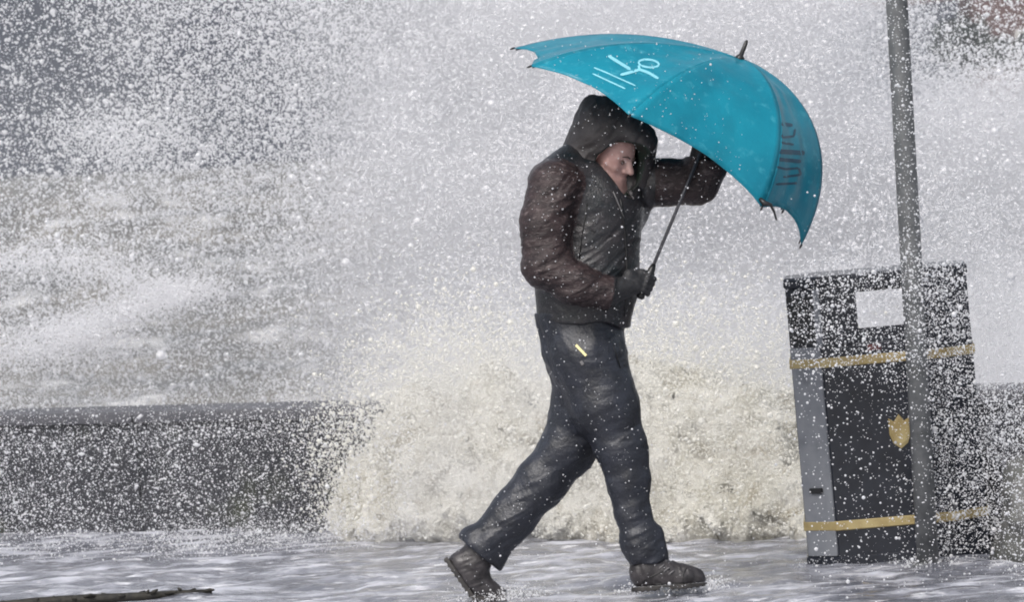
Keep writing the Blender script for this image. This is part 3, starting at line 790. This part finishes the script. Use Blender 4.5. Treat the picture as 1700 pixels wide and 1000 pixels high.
# house on the far shore, top right
hp = at(1665, 62, 260)
house = empty('house', hp, 'red brick house with slate roof on the far shore, top right corner', 'house')
hx = 7.5
local('wall', boxv(-1.3, 2 * hx, 0, 8, -6, 5.0), M_brick, house)
rv = [(-1.7, -0.5, 5.0), (2 * hx + .4, -0.5, 5.0), (2 * hx + .4, 8.5, 5.0), (-1.7, 8.5, 5.0), (-1.7, 4, 8.2), (2 * hx + .4, 4, 8.2)]
local('roof', (rv, [(0, 1, 5, 4), (2, 3, 4, 5), (0, 4, 3), (1, 2, 5), (3, 2, 1, 0)]), M_slate, house)
for wx in (0.6, 4, 8, 12):
    for wz in (-1.2, 2.0):
        w_ = local('window', boxv(wx, wx + 1.1, -0.05, 0.05, wz, wz + 1.5), M_white, house)
        local('pane', boxv(wx + .1, wx + 1.0, -0.07, 0.02, wz + .1, wz + 1.4), M_glass, w_)
gw = at(1450, -8, 262)
gwall = empty('garden_wall', gw, 'long red brick garden wall on the far shore along the top right', 'wall')
local('brickwork', boxv(-5.5, 5.2, 0, 0.4, -0.6, 1.6), M_brick, gwall, Matrix.Rotation(math.radians(-3), 4, 'Y'))
local('coping', boxv(-5.6, 5.3, -0.06, 0.46, 1.602, 1.72), M_slate, gwall, Matrix.Rotation(math.radians(-3), 4, 'Y'))
# shrub
def shrub(px, py, d, rx, rz, nleaf, label, seed):
    c = at(px, py, d); r3 = np.random.default_rng(seed)
    root = empty('shrub', Vector((c.x, c.y, c.z - rz)), label, 'shrub')
    bpy.context.view_layer.update()
    lump = r3.normal(size=(16, 3)); lump /= np.linalg.norm(lump, axis=1, keepdims=True); lump *= r3.uniform(.3, .85, (16, 1))
    pp = lump[r3.integers(0, 16, nleaf)] + r3.normal(size=(nleaf, 3)) * 0.2
    pp = pp * [rx, rx, rz] + np.array(c)
    dirs = r3.normal(size=(nleaf, 3)); dirs /= np.linalg.norm(dirs, axis=1, keepdims=True)
    e2 = np.cross(dirs, r3.normal(size=(nleaf, 3))); e2 /= np.linalg.norm(e2, axis=1, keepdims=True)
    L = r3.uniform(.06, .14, (nleaf, 1)) * rx
    Vv = np.stack([pp - dirs * L, pp + e2 * L * .4, pp + dirs * L, pp - e2 * L * .4], 1).reshape(-1, 3)
    mk('foliage', Vv, np.arange(nleaf * 4).reshape(-1, 4), M_leaf, root, False)
    for l in lump[:6]:
        V, Fc = tube([(c.x, c.y, c.z - rz * 1.3), Vector(np.array(c) + l * [rx * .4, rx * .4, rz * .4]), Vector(np.array(c) + l * [rx, rx, rz])], [rx * .05, rx * .03, rx * .01], 6)
        mk('stem', np.array(V), Fc, M_bark, root)
shrub(1610, 62, 240, 1.6, 1.5, 2600, 'dark bushy shrub on the far shore in front of the brick house', 5)
shrub(1672, 90, 236, 1.0, 0.8, 1200, 'small grey-green shrub on the far shore below the brick house corner', 6)

# ------------------------------------------------------------------ spray: drops as real little bodies, thrown mist as volume
OCT = np.array([(1, 0, 0), (-1, 0, 0), (0, 1, 0), (0, -1, 0), (0, 0, 1), (0, 0, -1)], np.float32)
OF = np.array([(0, 2, 4), (2, 1, 4), (1, 3, 4), (3, 0, 4), (2, 0, 5), (1, 2, 5), (3, 1, 5), (0, 3, 5)], np.int32)
def drops(name, P, r, m, label, stretch=2.6):
    n_ = len(P); r = np.asarray(r, np.float32)[:, None, None]
    ang = rng.normal(0.35, 0.7, n_); d1 = np.stack([np.cos(ang), rng.normal(0, .3, n_), np.sin(ang)], 1); d1 /= np.linalg.norm(d1, axis=1, keepdims=True)
    B = OCT[None] * r * rng.uniform(.75, 1.2, (n_, 6, 1))
    along = (B @ d1[:, :, None])
    B = B + d1[:, None, :] * along * (rng.uniform(1, stretch, (n_, 1, 1)) - 1)
    V = (np.asarray(P, np.float32)[:, None, :] + B).reshape(-1, 3)
    Fq = (OF[None] + (np.arange(n_) * 6)[:, None, None]).reshape(-1, 3)
    o = mk(name, V, Fq, m, None, True, 'stuff'); o['label'] = label
    return o
def cloud(c, sig, n_):           # gaussian puff in the world, metres
    return np.array(c) + rng.normal(size=(n_, 3)) * sig
def slab(lo, hi, n_): return rng.uniform(lo, hi, (n_, 3))
def rad(n_, a, sp=0.35): return a * np.exp(rng.normal(0, sp, n_))
def clump(P, sc, thr, keep=0.25):  # thin the drops outside the clumps
    v = fbm(P * sc, 3); return P[(v > thr) | (rng.random(len(P)) < keep)]

def fine(name, P, r, m, label):   # fine drops: one cloud of points, each a tiny ball
    me = bpy.data.meshes.new(name); P = np.asarray(P, np.float32)
    me.vertices.add(len(P)); me.vertices.foreach_set('co', P.ravel())
    a = me.attributes.new('size', 'FLOAT', 'POINT'); a.data.foreach_set('value', np.asarray(r, np.float32)); me.update()
    o = bpy.data.objects.new(name, me); COL.objects.link(o); o['kind'] = 'stuff'; o['label'] = label
    g = bpy.data.node_groups.new(name, 'GeometryNodeTree')
    g.interface.new_socket('Geometry', in_out='INPUT', socket_type='NodeSocketGeometry')
    g.interface.new_socket('Geometry', in_out='OUTPUT', socket_type='NodeSocketGeometry')
    N, L = g.nodes, g.links
    gi, go = N.new('NodeGroupInput'), N.new('NodeGroupOutput'); mp = N.new('GeometryNodeMeshToPoints')
    at_ = N.new('GeometryNodeInputNamedAttribute'); at_.data_type = 'FLOAT'; at_.inputs['Name'].default_value = 'size'
    sm = N.new('GeometryNodeSetMaterial'); sm.inputs['Material'].default_value = m
    L.new(gi.outputs[0], mp.inputs['Mesh']); L.new(at_.outputs['Attribute'], mp.inputs['Radius'])
    L.new(mp.outputs[0], sm.inputs['Geometry']); L.new(sm.outputs[0], go.inputs[0])
    md = o.modifiers.new('points', 'NODES'); md.node_group = g
    me.materials.append(m)
    return o
# curtain thrown up behind the wall
def thin(P):                      # thinner over the dark headland, the surf at left and the far corner at right
    x, z = P[:, 0], P[:, 2]
    kp = np.clip((x + 2.0) / 2.8, 0, 1) * 0.60 + 0.36 - 0.06 * np.clip((-0.3 - x) / 0.8, 0, 1) * np.clip((z - 1.55) / 0.3, 0, 1)
    kp = kp * (1 - 0.72 * np.clip((x - 1.85) / 0.2, 0, 1) * np.clip((z - 1.74) / 0.2, 0, 1))
    kp = kp * (1 - 0.45 * np.clip((x - 0.9) / 0.3, 0, 1) * np.clip((z - 2.38) / 0.1, 0, 1))
    return P[rng.random(len(P)) < kp]
TORN = np.array([[0.9, 0, 0.5], [0, 1, 0], [-1.1, 0, 2.0]], np.float32).T   # sheets torn along the wind
P0 = slab((-2.8, 24.7, -0.3), (2.8, 27.2, 2.7), 1150000); P0 = P0[(fbm(P0 @ TORN * 1.1, 4) > 0.05) | (rng.random(len(P0)) < 0.42)]
P0 = thin(P0)
PB = slab((-4.2, 24.7, -0.3), (4.2, 27.2, 3.9), 520000)      # the curtain's ragged outer edge
ox = np.maximum(np.abs(PB[:, 0]) - 2.8, 0); oz = np.maximum(PB[:, 2] - 2.7, 0)
PB = PB[((ox > 0) | (oz > 0)) & (rng.random(len(PB)) < np.exp(-ox * 1.6 - oz * 2.2)) & (fbm(PB @ TORN * 1.1, 4) > -0.1)]
P0 = np.concatenate([P0, PB])
fine('curtain_spray', P0, rad(len(P0), 0.00235, .5), M_drop, 'dense fine white sea spray flying behind the sea wall')
P1 = slab((-2.8, 24.7, -0.6), (2.8, 26.5, 2.7), 17000); P1 = thin(P1[(fbm(P1 @ TORN * 1.1, 4) > 0.05) | (rng.random(len(P1)) < 0.3)])
drops('curtain_drops', P1, rad(len(P1), 0.0029, .45), M_drop, 'curtain of white sea spray drops flying behind the sea wall')
# thrown streaks of fine spray over the surf, and a puff beyond the bin
P7 = []
for line, n_, sg in ((((-40, 440), (60, 428), (150, 432), (240, 470), (300, 500)), 5500, .04), (((90, 560), (160, 535), (220, 515), (290, 490), (360, 470)), 8500, .042),
                     (((-30, 590), (60, 570), (120, 575), (200, 560)), 6000, .06), (((1650, 640), (1700, 600), (1740, 560)), 9000, .11), (((700, 600), (850, 590), (1000, 600)), 7000, .12), (((120, 225), (180, 212), (240, 225)), 3000, .07)):
    L = np.array([at(x, y, 25.0) for x, y in line]); f = rng.random(n_) * (len(L) - 1.001); i_ = f.astype(int)
    P7.append(L[i_] + (L[i_ + 1] - L[i_]) * (f - i_)[:, None] + rng.normal(size=(n_, 3)) * [sg * 1.6, .25, sg])
P7 = np.concatenate(P7)
fine('streak_drops', P7, rad(len(P7), 0.0022, .4), M_drop, 'streaks of fine white spray thrown up off the surf')
# low spray in front of the wall, left
P2 = np.concatenate([slab((-2.6, 22.5, 0.02), (-0.42, 23.65, 0.52), 34000), slab((-2.6, 23.0, 0.42), (-0.42, 23.65, 0.66), 9000), slab((-1.5, 22.5, 0.0), (-0.6, 23.6, 0.10), 5000)]); P2 = clump(P2, 2.2, 0.0, 0.6)
fine('wall_spray', P2, rad(len(P2), 0.00122, .5), M_drop, 'dense fine spray in front of the dark sea wall')
P2 = P2[:1200]
drops('wall_drops', P2 + rng.normal(size=P2.shape) * .05, rad(len(P2), 0.0027, .4), M_drop, 'white drops flying in front of the dark sea wall')
# over the bin and the post
P3 = np.concatenate([slab((1.43, 19.98, 0.05), (1.78, 20.16, 1.3), 8500), slab((1.60, 18.8, 0.0), (1.84, 19.8, 0.75), 2200), slab((0.92, 18.3, 0.75), (1.42, 19.75, 1.15), 2300), slab((0.95, 18.3, 0.0), (1.45, 19.75, 1.15), 900), slab((1.15, 18.2, 1.0), (1.6, 19.7, 2.2), 2300)])
fine('bin_spray', np.concatenate([P3, P3 + rng.normal(size=P3.shape) * [.08, .02, .08]]), rad(2 * len(P3), 0.0014, .5), M_drop, 'fine spray flying past the litter bin and the post')
P3 = P3[::5]
drops('bin_drops', P3, rad(len(P3), 0.0015, .4), M_drop, 'white drops flying past the litter bin and the post')
# over the person
P4 = slab((-0.3, 17.0, 0.0), (0.75, 19.0, 1.9), 2600)
fine('near_drops', P4, rad(len(P4), 0.0010, .4), M_drop, 'fine rain and spray drops around the walking person')
sp_ = []
for (px, py, sx, n_) in ((1110, 986, .09, 900), (1165, 984, .05, 400), (835, 1000, .07, 800), (1400, 940, .1, 500), (1540, 944, .06, 400)):
    c = ground(px, py); q = rng.normal(size=(n_, 3)) * [sx, sx * .8, .022]; q[:, 2] = np.abs(q[:, 2]); sp_.append(np.array([c.x, c.y, .008]) + q)
sp_ = np.concatenate(sp_)
fine('splash_drops', sp_, rad(len(sp_), 0.0016, .5), M_drop, 'small splashes round the boots, bin and post on the flooded road')
# round the wave: a skin of foam drops and a fringe thrown off it
ii = rng.integers(0, len(WV), 95000)
P5 = WV[ii] + rng.normal(size=(len(ii), 3)) * 0.022
ii = rng.integers(0, len(WV), 85000)
P6 = WV[ii] + np.abs(rng.normal(size=(len(ii), 1))) * np.array([[-0.03, -0.08, 0.19]]) + rng.normal(size=(len(ii), 3)) * 0.07
JT = []                           # thin jets of water thrown up and out of the wave
for k in range(420):
    b0 = WV[rng.integers(0, len(WV))]
    if b0[2] < 0.3: continue
    v = np.array([rng.normal(-.25, .9), rng.normal(-.5, .4), rng.uniform(1.2, 3.0)]); t = np.sort(rng.uniform(0, .36, 46))[:, None]
    JT.append(b0 + v * t + np.array([0, 0, -4.9]) * t * t + rng.normal(size=(46, 3)) * .007 * (1 + 6 * t))
P5 = np.concatenate([P5, P6] + JT); P5 = P5[P5[:, 2] > 0.01]
fine('wave_spray', P5, rad(len(P5), 0.00185, .55), M_dropc, 'cream foam drops thrown off the breaking wave')

def mist(name, lo, hi, build, label):
    V, Fc = boxv(lo[0], hi[0], lo[1], hi[1], lo[2], hi[2])
    m = bpy.data.materials.new(name); m.use_nodes = True
    N, L = m.node_tree.nodes, m.node_tree.links; N.clear()
    out = N.new('ShaderNodeOutputMaterial'); v = N.new('ShaderNodeVolumePrincipled')
    v.inputs['Color'].default_value = (0.97, 0.97, 0.98, 1); v.inputs['Anisotropy'].default_value = 0.2
    L.new(v.outputs[0], out.inputs['Volume'])
    tc = N.new('ShaderNodeTexCoord'); sp = N.new('ShaderNodeSeparateXYZ'); L.new(tc.outputs['Object'], sp.inputs[0])
    def M(op, a, b, clamp=False):
        n = N.new('ShaderNodeMath'); n.operation = op; n.use_clamp = clamp
        for k, x in ((0, a), (1, b)):
            if isinstance(x, (int, float)): n.inputs[k].default_value = x
            else: L.new(x, n.inputs[k])
        return n.outputs[0]
    def MR(x, a, b, c, d):
        n = N.new('ShaderNodeMapRange'); n.interpolation_type = 'SMOOTHSTEP'
        for s, val in (('From Min', a), ('From Max', b), ('To Min', c), ('To Max', d)): n.inputs[s].default_value = val
        L.new(x, n.inputs['Value']); return n.outputs[0]
    def NZ(s, d=3):
        n = N.new('ShaderNodeTexNoise'); n.inputs['Scale'].default_value = s; n.inputs['Detail'].default_value = d
        L.new(tc.outputs['Object'], n.inputs['Vector']); return n.outputs['Fac']
    L.new(build(sp, M, MR, NZ), v.inputs['Density'])
    o = mk(name, np.array(V), Fc, m, None, False, 'stuff'); o['label'] = label
    return o
def dens(sp, M, MR, NZ):
    x = MR(sp.outputs['X'], -1.35, 0.75, 0.05, 1.0)
    z = M('MULTIPLY', MR(sp.outputs['Z'], 1.2, 2.6, 1.0, 0.6), MR(sp.outputs['Z'], 2.8, 4.4, 1.0, 0.0))
    f = M('SUBTRACT', 1.0, M('MULTIPLY', MR(sp.outputs['X'], 1.3, 2.2, 0.0, 1.0), MR(sp.outputs['Z'], 1.45, 1.85, 0.0, 0.96)))
    n = MR(NZ(1.3, 5), 0.37, 0.62, 0.08, 2.0)
    return M('MULTIPLY', M('MULTIPLY', M('MULTIPLY', M('MULTIPLY', x, z), n), f), 0.8)
mist('spray_mist', (-8, 25.6, -1.5), (8, 30, 4.5), dens, 'white mist of blown sea spray rising behind the sea wall')

def dens2(sp, M, MR, NZ):
    x = MR(sp.outputs['X'], -0.75, -0.2, 0.04, 1.0)
    z = MR(sp.outputs['Z'], 0.35, 1.25, 1.0, 0.0)
    n = MR(NZ(2.6, 4), 0.38, 0.62, 0.1, 1.7)
    return M('MULTIPLY', M('MULTIPLY', M('MULTIPLY', x, z), n), 0.5)
mist('wave_mist', (-2.7, 21.9, 0.03), (2.6, 24.4, 1.35), dens2, 'thin white mist hanging round the breaking wave')
